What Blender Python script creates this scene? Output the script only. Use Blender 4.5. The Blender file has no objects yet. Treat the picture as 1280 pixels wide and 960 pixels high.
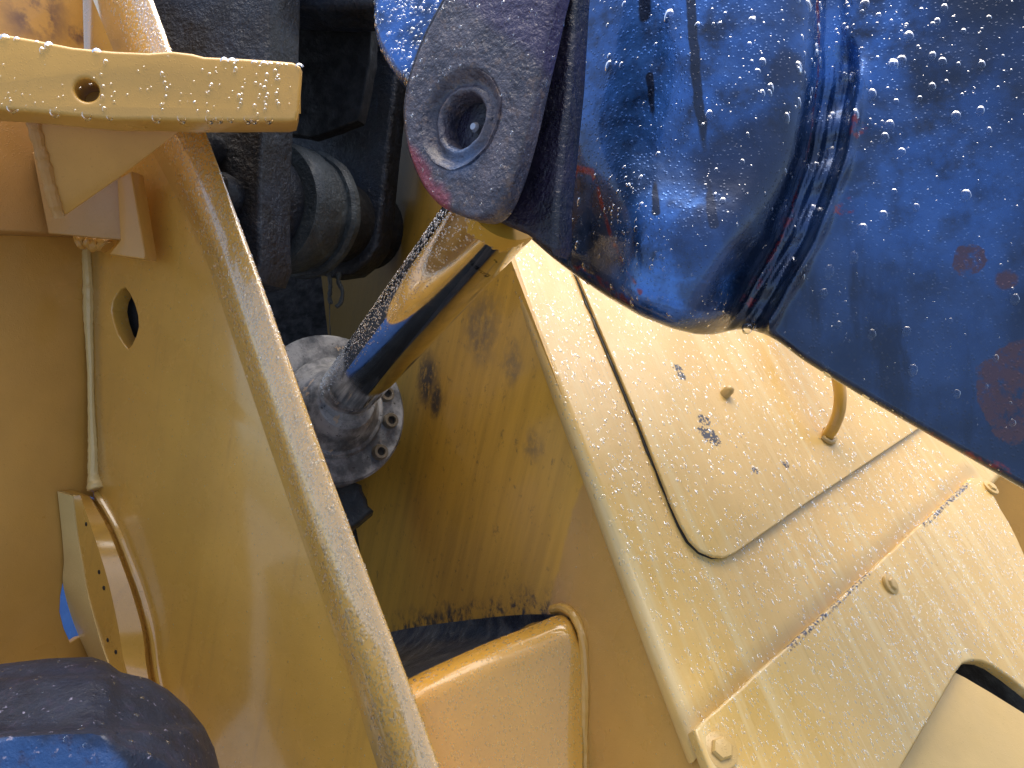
import bpy, bmesh, math, random
import numpy as np
from mathutils import Vector, Matrix
random.seed(7); rng = np.random.default_rng(7)
R = math.radians
sc = bpy.context.scene
col = sc.collection

# ------------------------------------------------------------------ camera, sky, sun, exposure
PITCH = 22.0
EYE = Vector((0, 0, 1.75))
FX = 1000.0                                   # focal length, pixels of the 1280-wide photograph
cam_d = bpy.data.cameras.new("camera"); cam = bpy.data.objects.new("camera", cam_d); col.objects.link(cam)
cam.location = EYE; cam.rotation_euler = (R(90 - PITCH), 0, 0)
cam_d.sensor_width = 36; cam_d.lens = FX / 1280 * 36; cam_d.clip_start = .02; cam_d.clip_end = 800
sc.camera = cam
SUN = Vector((.10, .30, .88)).normalized()   # direction towards the sun
world = bpy.data.worlds.new("World"); sc.world = world; world.use_nodes = True
wn = world.node_tree
sky = wn.nodes.new('ShaderNodeTexSky'); sky.sky_type = 'NISHITA'; sky.sun_disc = False
sky.sun_elevation = math.asin(SUN.z); sky.sun_rotation = math.atan2(SUN.x, SUN.y)
sky.air_density = 1.0; sky.dust_density = 3.5; sky.ozone_density = .6
bg = wn.nodes['Background']; bg.inputs[1].default_value = .13
wn.links.new(sky.outputs[0], bg.inputs[0])
sun_d = bpy.data.lights.new("sun", 'SUN'); sun = bpy.data.objects.new("sun", sun_d); col.objects.link(sun)
sun_d.energy = 1.5; sun_d.angle = R(60); sun_d.color = (1, .90, .74)
sun.rotation_euler = (-SUN).to_track_quat('-Z', 'Y').to_euler(); sun.location = (2, -3, 5)
sc.view_settings.view_transform = 'Standard'; sc.view_settings.look = 'None'
sc.view_settings.exposure = 1.2; sc.view_settings.gamma = 1
sc.cycles.use_denoising = True
sc.cycles.max_bounces = 10; sc.cycles.transmission_bounces = 8

# ------------------------------------------------------------------ measuring helpers
cr, sr = math.cos(R(PITCH)), math.sin(R(PITCH))
RIGHT, UPV, FWD = Vector((1, 0, 0)), Vector((0, sr, cr)), Vector((0, cr, -sr))
def W3(c): return EYE + RIGHT * c[0] + UPV * c[1] + FWD * c[2]
def WD(c): return RIGHT * c[0] + UPV * c[1] + FWD * c[2]
def ray(px, py): return ((px - 640) / FX, (480 - py) / FX, 1.0)
def U(px, py, d): r = ray(px, py); return W3((r[0] * d, r[1] * d, d))
class Plane:
    """a real plane of the machine: measured normal (towards the viewer side) and one point"""
    def __init__(s, n, px, py, d, off=0):
        s.n = Vector(n).normalized(); r = Vector(ray(px, py)) * d
        s.c = s.n.dot(r) + off
        s.N = WD(s.n).normalized()
        s.O = U(px, py, d) + s.N * off
        up = Vector((0, 0, 1)); e2 = (up - s.N * up.dot(s.N)).normalized()
        s.e2 = e2; s.e1 = e2.cross(s.N).normalized()
    def raised(s, h):
        q = Plane.__new__(Plane); q.__dict__.update(s.__dict__); q.c = s.c + h; q.O = s.O + s.N * h; return q
    def depth(s, px, py): return s.c / s.n.dot(Vector(ray(px, py)))
    def at(s, px, py): return U(px, py, s.depth(px, py))
    def uv(s, px, py): v = s.at(px, py) - s.O; return (v.dot(s.e1), v.dot(s.e2))
def lerp(a, b, t): return a + (b - a) * t
def interp(x, pts):
    if x <= pts[0][0]: return pts[0][1]
    for (a, b), (c, d) in zip(pts, pts[1:]):
        if x <= c: return b + (d - b) * (x - a) / (c - a)
    return pts[-1][1]
def sm(a, b, x):
    t = min(1, max(0, (x - a) / (b - a))); return t * t * (3 - 2 * t)
def catmull(pts, n, closed=False):
    P = [Vector(p) for p in pts]; out = []; m = len(P); segs = m if closed else m - 1
    for i in range(segs):
        if closed: a, b, c, d = P[i - 1], P[i], P[(i + 1) % m], P[(i + 2) % m]
        else: a, b, c, d = P[max(i - 1, 0)], P[i], P[i + 1], P[min(i + 2, m - 1)]
        for k in range(n):
            t = k / n
            out.append(.5 * ((2 * b) + (c - a) * t + (2 * a - 5 * b + 4 * c - d) * t * t + (3 * b - a - 3 * c + d) * t ** 3))
    if not closed: out.append(P[-1])
    return out

# ------------------------------------------------------------------ object helpers
def thing(name, label, cat, loc, group=None):
    o = bpy.data.objects.new(name, None); col.objects.link(o); o.location = loc; o.empty_display_size = .05
    o['label'] = label; o['category'] = cat
    if group: o['group'] = group
    return o
def world_base(o):
    b = Vector(o.location)
    while o.parent: o = o.parent; b = b + Vector(o.location)
    return b
def finish(me, angle=35):
    me.polygons.foreach_set('use_smooth', [True] * len(me.polygons))
    me.set_sharp_from_angle(angle=R(angle)); me.update()
def obj(name, me, m, parent=None, label=None, angle=35, loc=None):
    """links a mesh given in world coordinates as one object whose origin is its parent's base"""
    base = world_base(parent) if parent else Vector(loc or (0, 0, 0))
    me.transform(Matrix.Translation(-base)); me.name = name
    finish(me, angle)
    me.materials.clear(); me.materials.append(m)
    o = bpy.data.objects.new(name, me); col.objects.link(o)
    if parent: o.parent = parent
    else: o.location = base
    if label: o['label'] = label
    return o
def mesh(V, F):
    me = bpy.data.meshes.new('m'); me.from_pydata([tuple(v) for v in V], [], F)
    bm = bmesh.new(); bm.from_mesh(me); bmesh.ops.recalc_face_normals(bm, faces=bm.faces); bm.to_mesh(me); bm.free()
    return me
def slab(outline, pl, thick, holes=(), bev=.004, seg=3, uv=False):
    """plate with its front on plane pl, cut to outline, bevelled all round, thickness going back"""
    cu = bpy.data.curves.new('c', 'CURVE'); cu.dimensions = '2D'; cu.fill_mode = 'BOTH'
    cu.extrude = max(thick / 2 - bev, .0002); cu.bevel_depth = bev; cu.bevel_resolution = seg; cu.offset = -bev
    for loop in [outline] + list(holes):
        pts = loop if (uv or loop is not outline and loop and len(loop[0]) == 3) else [pl.uv(*p) for p in loop]
        sp = cu.splines.new('POLY'); sp.points.add(len(pts) - 1)
        for q, p in zip(sp.points, pts): q.co = (p[0], p[1], 0, 1)
        sp.use_cyclic_u = True
    co = bpy.data.objects.new('c', cu)
    me = bpy.data.meshes.new_from_object(co)
    bpy.data.objects.remove(co); bpy.data.curves.remove(cu)
    bm = bmesh.new(); bm.from_mesh(me); bmesh.ops.remove_doubles(bm, verts=bm.verts, dist=1e-5)
    bmesh.ops.recalc_face_normals(bm, faces=bm.faces); bm.to_mesh(me); bm.free()
    M = Matrix((pl.e1, pl.e2, pl.N)).transposed().to_4x4(); M.translation = pl.O - pl.N * (thick / 2)
    me.transform(M); return me
def circle_uv(c, r, n=40, wob=0):
    return [(c[0] + r * (1 + random.uniform(-wob, wob)) * math.cos(2 * math.pi * k / n), c[1] + r * (1 + random.uniform(-wob, wob)) * math.sin(2 * math.pi * k / n), 0) for k in range(n)]
def loft(lines, closed=False):
    V = [v for l in lines for v in l]; n = len(lines[0]); F = []
    m = len(lines)
    for i in range(m if closed else m - 1):
        j = (i + 1) % m
        for k in range(n - 1):
            F.append((i * n + k, i * n + k + 1, j * n + k + 1, j * n + k))
    if closed:
        F.append([i * n for i in range(m)]); F.append([i * n + n - 1 for i in range(m)][::-1])
    return mesh(V, F)
def frame_of(d):
    d = d.normalized(); a = Vector((0, 0, 1)) if abs(d.z) < .9 else Vector((1, 0, 0))
    u = d.cross(a).normalized(); return u, d.cross(u).normalized(), d
def lathe(o, d, prof, n=48, wob=0, cap=True):
    """prof: (radius, height along d) pairs"""
    u, v, d = frame_of(d); V = []; F = []
    ph = [random.uniform(0, 6.28) for _ in range(4)]
    for r, h in prof:
        for k in range(n):
            a = 2 * math.pi * k / n
            w = 1 + wob * (math.sin(3 * a + ph[0]) + .6 * math.sin(7 * a + ph[1]) + .5 * math.sin(13 * a + ph[2]))
            V.append(o + u * (r * w * math.cos(a)) + v * (r * w * math.sin(a)) + d * h)
    for i in range(len(prof) - 1):
        for k in range(n):
            F.append((i * n + k, i * n + (k + 1) % n, (i + 1) * n + (k + 1) % n, (i + 1) * n + k))
    if cap:
        F.append(list(range(n))[::-1]); F.append([(len(prof) - 1) * n + k for k in range(n)])
    return mesh(V, F)
def tube(path, r, n=12, wob=0):
    P = [Vector(p) for p in path]; V = []; F = []
    ref = Vector((.3, .5, .8)).normalized()
    for i, p in enumerate(P):
        t = (P[min(i + 1, len(P) - 1)] - P[max(i - 1, 0)]).normalized()
        u = (ref - t * ref.dot(t)).normalized(); v = t.cross(u)
        rr = (r(i / (len(P) - 1)) if callable(r) else r) * (1 + random.uniform(-wob, wob))
        for k in range(n):
            a = 2 * math.pi * k / n; V.append(p + u * (rr * math.cos(a)) + v * (rr * math.sin(a)))
    for i in range(len(P) - 1):
        for k in range(n):
            F.append((i * n + k, i * n + (k + 1) % n, (i + 1) * n + (k + 1) % n, (i + 1) * n + k))
    F.append(list(range(n))[::-1]); F.append([(len(P) - 1) * n + k for k in range(n)])
    return mesh(V, F)

# ------------------------------------------------------------------ node helpers
class NT:
    def __init__(s, name):
        s.m = bpy.data.materials.new(name); s.m.use_nodes = True; s.t = s.m.node_tree
        s.b = s.t.nodes['Principled BSDF']; s._pos = None
    def n(s, typ, **kw):
        q = s.t.nodes.new(typ)
        for k, v in kw.items(): setattr(q, k, v)
        return q
    def put(s, sock, v):
        if isinstance(v, bpy.types.NodeSocket): s.t.links.new(v, sock)
        elif v is not None:
            if sock.type == 'RGBA' and len(v) == 3: v = (*v, 1)
            sock.default_value = v
    @property
    def pos(s):
        if s._pos is None: s._pos = s.n('ShaderNodeNewGeometry').outputs['Position']
        return s._pos
    def math(s, op, a, b=None, clamp=False):
        q = s.n('ShaderNodeMath', operation=op, use_clamp=clamp); s.put(q.inputs[0], a)
        if b is not None: s.put(q.inputs[1], b)
        return q.outputs[0]
    def vm(s, op, a, b=None, out=0):
        q = s.n('ShaderNodeVectorMath', operation=op); s.put(q.inputs[0], a)
        if b is not None:
            if op == 'SCALE': s.put(q.inputs['Scale'], b)
            else: s.put(q.inputs[1], b)
        return q.outputs[out]
    def dot(s, a, b): return s.vm('DOT_PRODUCT', a, b, 'Value')
    def noise(s, scale, detail=3, rough=.55, vec=None, out='Fac', dist=0):
        q = s.n('ShaderNodeTexNoise'); s.put(q.inputs['Vector'], vec if vec is not None else s.pos)
        q.inputs['Scale'].default_value = scale; q.inputs['Detail'].default_value = detail
        q.inputs['Roughness'].default_value = rough; q.inputs['Distortion'].default_value = dist
        return q.outputs[out]
    def vor(s, scale, vec=None, out='Distance', rand=1, feature='F1'):
        q = s.n('ShaderNodeTexVoronoi', feature=feature); s.put(q.inputs['Vector'], vec if vec is not None else s.pos)
        q.inputs['Scale'].default_value = scale; q.inputs['Randomness'].default_value = rand
        return q.outputs[out]
    def rng(s, v, a, b, c=0., d=1., smooth=True):
        q = s.n('ShaderNodeMapRange', interpolation_type='SMOOTHSTEP' if smooth else 'LINEAR')
        s.put(q.inputs[0], v)
        for i, x in enumerate((a, b, c, d)): s.put(q.inputs[1 + i], x)
        return q.outputs[0]
    def mix(s, f, a, b):
        q = s.n('ShaderNodeMix', data_type='RGBA'); s.put(q.inputs[0], f); s.put(q.inputs[6], a); s.put(q.inputs[7], b)
        return q.outputs[2]
    def mixf(s, f, a, b):
        q = s.n('ShaderNodeMix', data_type='FLOAT'); s.put(q.inputs[0], f); s.put(q.inputs[2], a); s.put(q.inputs[3], b)
        return q.outputs[0]
    def axes(s, e1, e2, s1, s2, n=None, s3=0):
        c = s.n('ShaderNodeCombineXYZ'); s.put(c.inputs[0], s.dot(s.pos, tuple(e1 * s1))); s.put(c.inputs[1], s.dot(s.pos, tuple(e2 * s2)))
        if n is not None: s.put(c.inputs[2], s.dot(s.pos, tuple(n * s3)))
        return c.outputs[0]
    def warped(s, amp, scale, detail=4):
        k = ('w', amp, scale)
        if not hasattr(s, '_w'): s._w = {}
        if k not in s._w:
            c = s.noise(scale, detail, .6, out='Color'); c = s.vm('SUBTRACT', c, (.5, .5, .5)); c = s.vm('SCALE', c, amp)
            s._w[k] = s.vm('ADD', s.pos, c)
        return s._w[k]
    def blob(s, c, r, amp=.02, scale=60, soft=.4, vec=None):
        p = vec if vec is not None else s.warped(amp, scale)
        d = s.vm('DISTANCE', p, tuple(c), 'Value'); return s.rng(d, r, r * (1 - soft), 0., 1.)
    def seg(s, a, b, r, amp=.01, scale=60, soft=.5):
        p = s.warped(amp, scale); ab = b - a
        ap = s.vm('SUBTRACT', p, tuple(a)); t = s.math('DIVIDE', s.dot(ap, tuple(ab)), ab.length_squared, True)
        q = s.vm('SCALE', tuple(ab), t); d = s.vm('DISTANCE', ap, q, 'Value')
        return s.rng(d, r, r * (1 - soft), 0., 1.)
    def anyof(s, ms):
        f = ms[0]
        for m in ms[1:]: f = s.math('MAXIMUM', f, m)
        return f
    def bump(s, layers):
        nrm = None
        for h, strength, dist in layers:
            q = s.n('ShaderNodeBump'); q.inputs['Strength'].default_value = strength; q.inputs['Distance'].default_value = dist
            s.put(q.inputs['Height'], h)
            if nrm is not None: s.put(q.inputs['Normal'], nrm)
            nrm = q.outputs[0]
        s.put(s.b.inputs['Normal'], nrm); return nrm
    def set(s, color=None, rough=None, metal=None, coat=None, coat_rough=None, spec=None):
        for k, v in (('Base Color', color), ('Roughness', rough), ('Metallic', metal), ('Coat Weight', coat), ('Coat Roughness', coat_rough), ('Specular IOR Level', spec)):
            if v is not None: s.put(s.b.inputs[k], v)

# ------------------------------------------------------------------ planes of the machine (measured)
PL = Plane((-.55, 0, -.83), 400, 600, .95)            # left side plate
PA = Plane((.83, 0, -.55), 112, 600, 1.232)           # inner plate meeting it in the corner
PR = Plane((.38, .62, -.68), 750, 600, 1.0)           # sloping deck
_e1, _e2 = Vector(ray(640, 330)) * PR.depth(640, 330), Vector(ray(880, 950)) * PR.depth(880, 950)
_nw = (_e2 - _e1).cross(Vector((-.5, 0, .866)))
if _nw.z > 0: _nw = -_nw
PW = Plane(_nw, 640, 330, PR.depth(640, 330))         # recess wall falling away from the deck's edge
G_DOWN = Vector((0, 0, -1))
def downslope(pl): return (G_DOWN - pl.N * G_DOWN.dot(pl.N)).normalized()
# direction of the runs on the deck follows its edge
DECK_RUN = (PR.at(880, 950) - PR.at(640, 330)).normalized()

# ------------------------------------------------------------------ materials
YEL = (.62, .345, .07)
def yellow(name, base=YEL, extra=None, micro=.25, rough=.3, run=None, pl=None, dirt=.25, wet=None):
    t = NT(name)
    c = t.mix(t.rng(t.noise(9, 4), .3, .7), tuple(x * .93 for x in base), tuple(min(1, x * 1.05) for x in base))
    c = t.mix(t.math('MULTIPLY', t.rng(t.noise(3.2, 5, .65), .52, .75), dirt), c, (base[0] * .62, base[1] * .55, base[2] * .5))
    c = t.mix(t.math('MULTIPLY', t.rng(t.noise(420, 2), .66, .75), .35), c, (base[0] * .5, base[1] * .45, base[2] * .4))
    r = t.rng(t.noise(14, 5), .3, .7, rough * .75, rough * 1.4)
    if run is not None:
        side = run.cross(pl.N).normalized()
        st = t.noise(1, 4, .6, vec=t.axes(side, run, 55, 2.2))
        st2 = t.noise(1, 3, .6, vec=t.axes(side, run, 190, 5))
        f = t.rng(st, .48, .68)
        c = t.mix(t.math('MULTIPLY', f, .6), c, (.70, .54, .26))
        c = t.mix(t.math('MULTIPLY', t.rng(st2, .55, .75), .3), c, (.40, .27, .10))
        r = t.mixf(f, r, .45)
    if extra: c, r = extra(t, c, r)
    t.set(c, r, 0, .35, .12, .5)
    if wet: t.set(None, None, None, wet[0], wet[1]); t.b.inputs['Coat IOR'].default_value = wet[2]
    d1 = t.vor(330); d2 = t.vor(130)
    t.bump([(t.noise(16, 3), .25, .004), (t.noise(260, 2), micro * .5, .0008),
            (t.rng(d1, .12, .32, 1., 0.), micro, .0006)])
    return t.m
YELLOW = yellow('yellow_paint')
YELLOW_WET = yellow('yellow_paint_wet', base=(.63, .37, .085), wet=(1, .07, 2.3), rough=.22, micro=.3)
def chips(pts):                                   # small spots where the paint has come off down to black
    def f(t, c, r):
        ms = [t.blob(p, rad, .012, 330, .25) for p, rad in pts]
        k = t.anyof(ms)
        k = t.math('MULTIPLY', k, t.rng(t.noise(230, 3), .42, .5))
        return t.mix(k, c, (.02, .022, .035)), r
    return f
cov = PR.raised(.008)
YELLOW_COVER = yellow('yellow_paint_weathered_cover', base=(.68, .44, .14), run=DECK_RUN, pl=PR, extra=chips(
    [(cov.at(847, 460), .009), (cov.at(852, 470), .009), (cov.at(880, 525), .012), (cov.at(888, 545), .016), (cov.at(878, 538), .009), (cov.at(982, 581), .007), (cov.at(944, 588), .006), (cov.at(895, 552), .009)]))
def seam_dirt(t, c, r):
    a, b = PR.at(868, 902), PR.at(1212, 588)
    k = t.seg(a, b, .026, .012, 40, .95)
    return t.mix(t.math('MULTIPLY', k, .42), c, (.27, .19, .075)), r
YELLOW_DECK = yellow('yellow_paint_weathered_deck', base=(.68, .43, .13), run=DECK_RUN, pl=PR, extra=seam_dirt)
low = PR.raised(.012)
def edge_chips(t, c, r):
    k = t.anyof([t.seg(low.at(985, 808), low.at(1085, 713), .007, .004, 300, .3), t.seg(low.at(1155, 655), low.at(1208, 605), .006, .004, 300, .3)])
    k = t.math('MULTIPLY', k, t.rng(t.noise(200, 3, .7), .45, .56))
    return t.mix(k, c, (.03, .03, .045)), r
YELLOW_LOWER = yellow('yellow_paint_weathered_lower_cover', base=(.63, .405, .12), run=DECK_RUN, pl=PR, extra=edge_chips)
def wall_dirt_shade(t, c, r):
    e = (PW.at(706, 700) - PW.at(690, 470)).normalized()
    old = (.65, .35, .042)
    # clean newer paint on the outer part, ragged edge of the old dirty paint inside
    lim = t.dot(t.vm('SUBTRACT', t.warped(.03, 22), tuple(PW.at(702, 700))), tuple(PW.e1))
    k = t.rng(lim, .004, -.004)
    side = PW.e1
    st = t.noise(1, 4, .6, vec=t.axes(PW.e1, PW.e2, 40, 3))
    oc = t.mix(t.rng(st, .35, .7), old, (.53, .285, .034))
    oc = t.mix(t.math('MULTIPLY', t.rng(t.noise(60, 5, .7), .58, .72), .6), oc, (.08, .06, .03))
    b = [t.blob(PW.at(534, 474), .062, .07, 16, .7), t.blob(PW.at(545, 500), .042, .05, 24, .7)]
    oc = t.mix(t.math('MULTIPLY', t.math('MULTIPLY', t.anyof(b), t.rng(t.noise(90, 5, .7), .30, .5)), .9), oc, (.035, .03, .03))
    g = [t.blob(PW.at(600, 410), .085, .07, 14, .8), t.blob(PW.at(665, 560), .035, .05, 20, .8), t.blob(PW.at(640, 455), .04, .06, 20, .8)]
    oc = t.mix(t.math('MULTIPLY', t.math('MULTIPLY', t.anyof(g), t.rng(t.noise(55, 5, .7), .28, .6)), .7), oc, (.13, .095, .06))
    wig = t.seg(PW.at(585, 425), PW.at(625, 385), .012, .09, 28, .3)
    ring = t.math('MULTIPLY', wig, t.rng(wig, .9, .6)); 
    oc = t.mix(t.math('MULTIPLY', ring, .9), oc, (.42, .30, .10))
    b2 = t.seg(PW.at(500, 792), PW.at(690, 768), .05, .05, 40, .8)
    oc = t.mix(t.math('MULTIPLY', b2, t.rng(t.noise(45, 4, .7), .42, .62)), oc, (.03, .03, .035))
    oc = t.mix(t.math('MULTIPLY', t.rng(t.dot(t.vm('SUBTRACT', t.warped(.05, 8), tuple(PW.at(470, 600))), tuple(PW.e1)), .01, -.16), .8), oc, (.06, .04, .012))  # recess shade painted in: wall colour darkens towards its deep left side
    return t.mix(k, c, oc), t.mixf(k, r, .42)
YELLOW_WALL = yellow('yellow_paint_grimy_shaded_wall', base=(.55, .30, .07), extra=wall_dirt_shade)
def stain_a(t, c, r):
    g = [t.blob(PA.at(50, 15), .07, .09, 14, .8), t.seg(PA.at(95, 40), PA.at(150, 58), .02, .05, 25, .8)]
    k = t.math('MULTIPLY', t.anyof(g), t.rng(t.noise(30, 4, .65), .38, .6))
    return t.mix(t.math('MULTIPLY', k, .85), c, (.09, .045, .045)), r
OCHRE = yellow('yellow_paint_inner_plate', base=(.58, .30, .06), extra=stain_a, rough=.35)
def side_grime(t, c, r):
    k = t.anyof([t.seg(PL.at(262, 320), PL.at(348, 566), .012, .012, 40, .9), t.seg(PL.at(348, 566), PL.at(480, 955), .012, .012, 40, .9), t.seg(PL.at(118, 320), PL.at(124, 600), .02, .015, 40, .9), t.seg(PL.at(200, 190), PL.at(262, 320), .014, .012, 40, .9)])
    c = t.mix(t.math('MULTIPLY', k, .55), c, (.25, .125, .025))
    f = t.rng(t.noise(1, 4, .6, vec=t.axes(PL.e1, PL.e2, 60, 3)), .54, .74)
    c = t.mix(t.math('MULTIPLY', f, .35), c, (.42, .22, .05))
    sp = t.rng(t.noise(330, 2), .68, .72)
    return t.mix(t.math('MULTIPLY', sp, .5), c, (.12, .06, .02)), r
OCHRE_L = yellow('yellow_paint_side_plate', base=(.62, .335, .06), extra=side_grime, rough=.24, wet=(.8, .1, 1.7))
PADM = yellow('yellow_paint_overspray', base=(.46, .235, .06), rough=.45, micro=.5)
LIT_EDGE = yellow('yellow_paint_lit_edge', base=(.66, .46, .17), rough=.35, micro=.6)  # paler yellow stands in for light caught on boss edge and weld
def bolt_mat():
    return yellow('yellow_paint_bolt', base=(.56, .36, .11), rough=.4, micro=.6)
BOLTM = bolt_mat()

def dark_paint():
    t = NT('dark_blue_gloss_paint')
    base = t.mix(t.rng(t.noise(11, 5, .6), .35, .7), (.009, .022, .056), (.021, .054, .142))
    blk = t.rng(t.noise(1, 5, .62, vec=t.axes(Vector((1, 0, 0)), Vector((0, 0, 1)), 26, 5)), .50, .62)
    base = t.mix(t.math('MULTIPLY', blk, .75), base, (.004, .009, .024))
    base = t.mix(t.math('MULTIPLY', t.rng(t.noise(1, 4, .6, vec=t.axes(Vector((1, 0, 0)), Vector((0, 0, 1)), 7, 2.5)), .42, .6), .7), base, (.004, .010, .028))
    return t, base
def arm_mat():
    t, base = dark_paint()
    D = lambda px, py: U(px, py, arm_depth(px, py))
    sky_sheen = t.anyof([t.blob(PE.at(505, 30), .075, .03, 20, .4), t.blob(D(800, 60), .20, .14, 7, .75), t.blob(D(838, 318), .092, .05, 18, .5), t.blob(D(1060, 60), .10, .1, 10, .8), t.math('MULTIPLY', t.blob(D(1160, 220), .17, .16, 9, .85), .55)])
    base = t.mix(t.math('MULTIPLY', sky_sheen, t.rng(t.noise(24, 5, .65), .28, .62)), base, (.040, .150, .46))  # blue sky reflection painted into the base colour of arm and rear boss
    runs = [t.seg(D(812, 95), D(820, 265), .0048, .004, 60, .35), t.seg(D(862, -20), D(872, 120), .0055, .006, 40, .35),
            t.seg(D(872, 120), D(892, 280), .006, .006, 40, .35), t.seg(D(805, -20), D(806, 20), .008, .004, 60, .4)]
    base = t.mix(t.math('MULTIPLY', t.anyof(runs), .9), base, (.004, .007, .018))
    wet = [t.blob(D(935, 200), .06, .08, 18, .35), t.blob(D(900, 300), .05, .07, 22, .35), t.blob(D(880, 370), .028, .05, 30, .4), t.blob(D(985, 90), .025, .04, 30, .4)]
    base = t.mix(t.math('MULTIPLY', t.anyof(wet), .7), base, (.006, .016, .05))
    red = [t.seg(D(1022, 0), D(1018, 130), .005, .006, 50, .6), t.seg(D(1018, 130), D(985, 270), .007, .022, 60, .6), t.seg(D(985, 270), D(940, 380), .005, .02, 60, .6),
           t.seg(D(740, 215), D(765, 300), .004, .006, 50, .6), t.seg(D(765, 300), D(800, 365), .0035, .005, 60, .6), t.seg(D(722, 210), D(740, 215), .005, .006, 50, .6),
           t.seg(D(722, 210), D(700, 255), .005, .01, 50, .6),
           t.seg(D(728, 20), D(715, 180), .006, .008, 40, .6), t.seg(D(720, 335), D(790, 380), .006, .02, 60, .6), t.seg(D(1085, 505), D(1120, 520), .010, .02, 60, .5),
           t.seg(D(1125, 525), D(1260, 592), .006, .02, 60, .5), t.blob(D(1055, 260), .01, .03, 60, .4), t.blob(D(1070, 160), .012, .03, 60, .4)]
    rk = t.math('MULTIPLY', t.anyof(red), t.rng(t.noise(70, 4, .65), .40, .55))
    base = t.mix(t.math('MULTIPLY', rk, .92), base, (.20, .022, .03))
    rust = [t.blob(D(1210, 326), .0150, .014, 70, .1), t.blob(D(1258, 350), .011, .012, 50, .35), t.blob(D(1290, 490), .046, .05, 30, .06), t.blob(D(1255, 480), .018, .012, 40, .2)]
    base = t.mix(t.math('MULTIPLY', t.math('MULTIPLY', t.anyof(rust), t.rng(t.noise(85, 5, .7), .33, .52)), .85), base, (.075, .030, .030))
    t.set(base, t.rng(t.noise(30, 4), .3, .7, .2, .38), .55, .6, .06, .7)
    t.bump([(t.noise(22, 3), .3, .006), (t.noise(150, 3), .25, .0016), (t.rng(t.vor(230), .1, .36, 1., 0.), .35, .0011)])
    return t.m
def lug_mat():
    t = NT('weathered_cast_steel')
    c = t.mix(t.rng(t.noise(35, 5, .65), .35, .65), (.026, .025, .046), (.085, .074, .098))
    c = t.mix(t.rng(t.noise(140, 4, .7), .52, .66), c, (.11, .075, .07))
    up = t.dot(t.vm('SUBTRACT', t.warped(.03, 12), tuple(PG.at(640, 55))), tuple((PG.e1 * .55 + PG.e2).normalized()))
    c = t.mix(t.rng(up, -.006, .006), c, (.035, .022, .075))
    rd = t.anyof([t.seg(PG.at(508, 190), PG.at(535, 235), .016, .02, 30, .7), t.seg(PG.at(535, 235), PG.at(552, 252), .016, .02, 30, .7)])
    c = t.mix(t.math('MULTIPLY', rd, .9), c, (.23, .022, .045))
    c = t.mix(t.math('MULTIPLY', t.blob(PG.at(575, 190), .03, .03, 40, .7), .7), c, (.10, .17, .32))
    t.set(c, t.rng(t.noise(60, 4), .3, .7, .28, .5), 0, .35, .15, .6)
    t.bump([(t.noise(38, 5, .6), .9, .008), (t.noise(150, 4, .65), 1.0, .0034), (t.rng(t.vor(120), .08, .3, 1., 0.), .6, .0014)])
    return t.m
def black_mat(name, a=(.006, .009, .016), b=(.016, .026, .05), rough=.5, str_=.8):
    t = NT(name)
    c = t.mix(t.rng(t.noise(18, 5, .6), .35, .7), a, b)
    c = t.mix(t.math('MULTIPLY', t.rng(t.noise(1, 4, .6, vec=t.axes(Vector((1, 0, 0)), Vector((0, 0, 1)), 90, 14)), .6, .75), .5), c, tuple(min(1, x * 2.6) for x in b))
    t.set(c, t.rng(t.noise(40, 4), .3, .7, rough * .7, rough * 1.3), 0, .15, .2, .5)
    t.bump([(t.noise(32, 5, .6), min(1, str_ * .7), .009), (t.noise(150, 4, .65), min(1, str_), .0034)])
    return t.m
def chrome_mat(A, Bx, rod_r):
    t = NT('chromed_rod')
    ax = (Bx - A).normalized()
    c = t.mix(t.rng(t.noise(60, 3), .3, .7), (.66, .65, .65), (.78, .76, .74))
    h = t.dot(t.vm('SUBTRACT', t.warped(.05, 70, 7), tuple(A)), tuple(ax)); h0 = (ROD(612, 306) - A).dot(ax); L = (Bx - A).length
    t.set(c, .09, 1, 0)
    # yellow overspray left near the pin, ragged lower edge
    sidev = (RIGHT - ax * RIGHT.dot(ax)).normalized()
    lat = t.dot(t.vm('SUBTRACT', t.warped(.02, 75, 6), tuple(A)), tuple(sidev)); l0 = (ROD(584, 276) - A).dot(sidev)
    k = t.math('MULTIPLY', t.rng(h, h0 - .0006, h0 + .0006), t.rng(lat, l0 - .002, l0 + .002))
    sc_ = t.anyof([t.seg(ROD(590, 328), ROD(610, 345), .0035, .004, 200, .3), t.seg(ROD(618, 325), ROD(640, 332), .0014, .006, 120, .3)])
    rain = t.noise(1, 3, vec=t.vm('SCALE', t.pos, 1.0))
    col_ = t.mix(k, c, (.56, .30, .035)); col_ = t.mix(t.math('MULTIPLY', sc_, t.rng(t.noise(300, 3), .4, .55)), col_, (.01, .01, .01))
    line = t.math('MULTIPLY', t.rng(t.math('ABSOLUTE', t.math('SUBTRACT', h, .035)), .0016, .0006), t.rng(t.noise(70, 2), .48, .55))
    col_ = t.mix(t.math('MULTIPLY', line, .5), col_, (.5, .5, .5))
    t.put(t.b.inputs['Base Color'], col_); t.put(t.b.inputs['Metallic'], t.math('SUBTRACT', 1., t.math('MAXIMUM', k, line)))
    t.put(t.b.inputs['Roughness'], t.mixf(k, t.rng(t.noise(25, 4), .35, .7, .05, .13), .4))
    t.bump([(t.noise(9, 2), .05, .004), (t.noise(500, 2), .04, .0003)])
    return t.m
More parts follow.
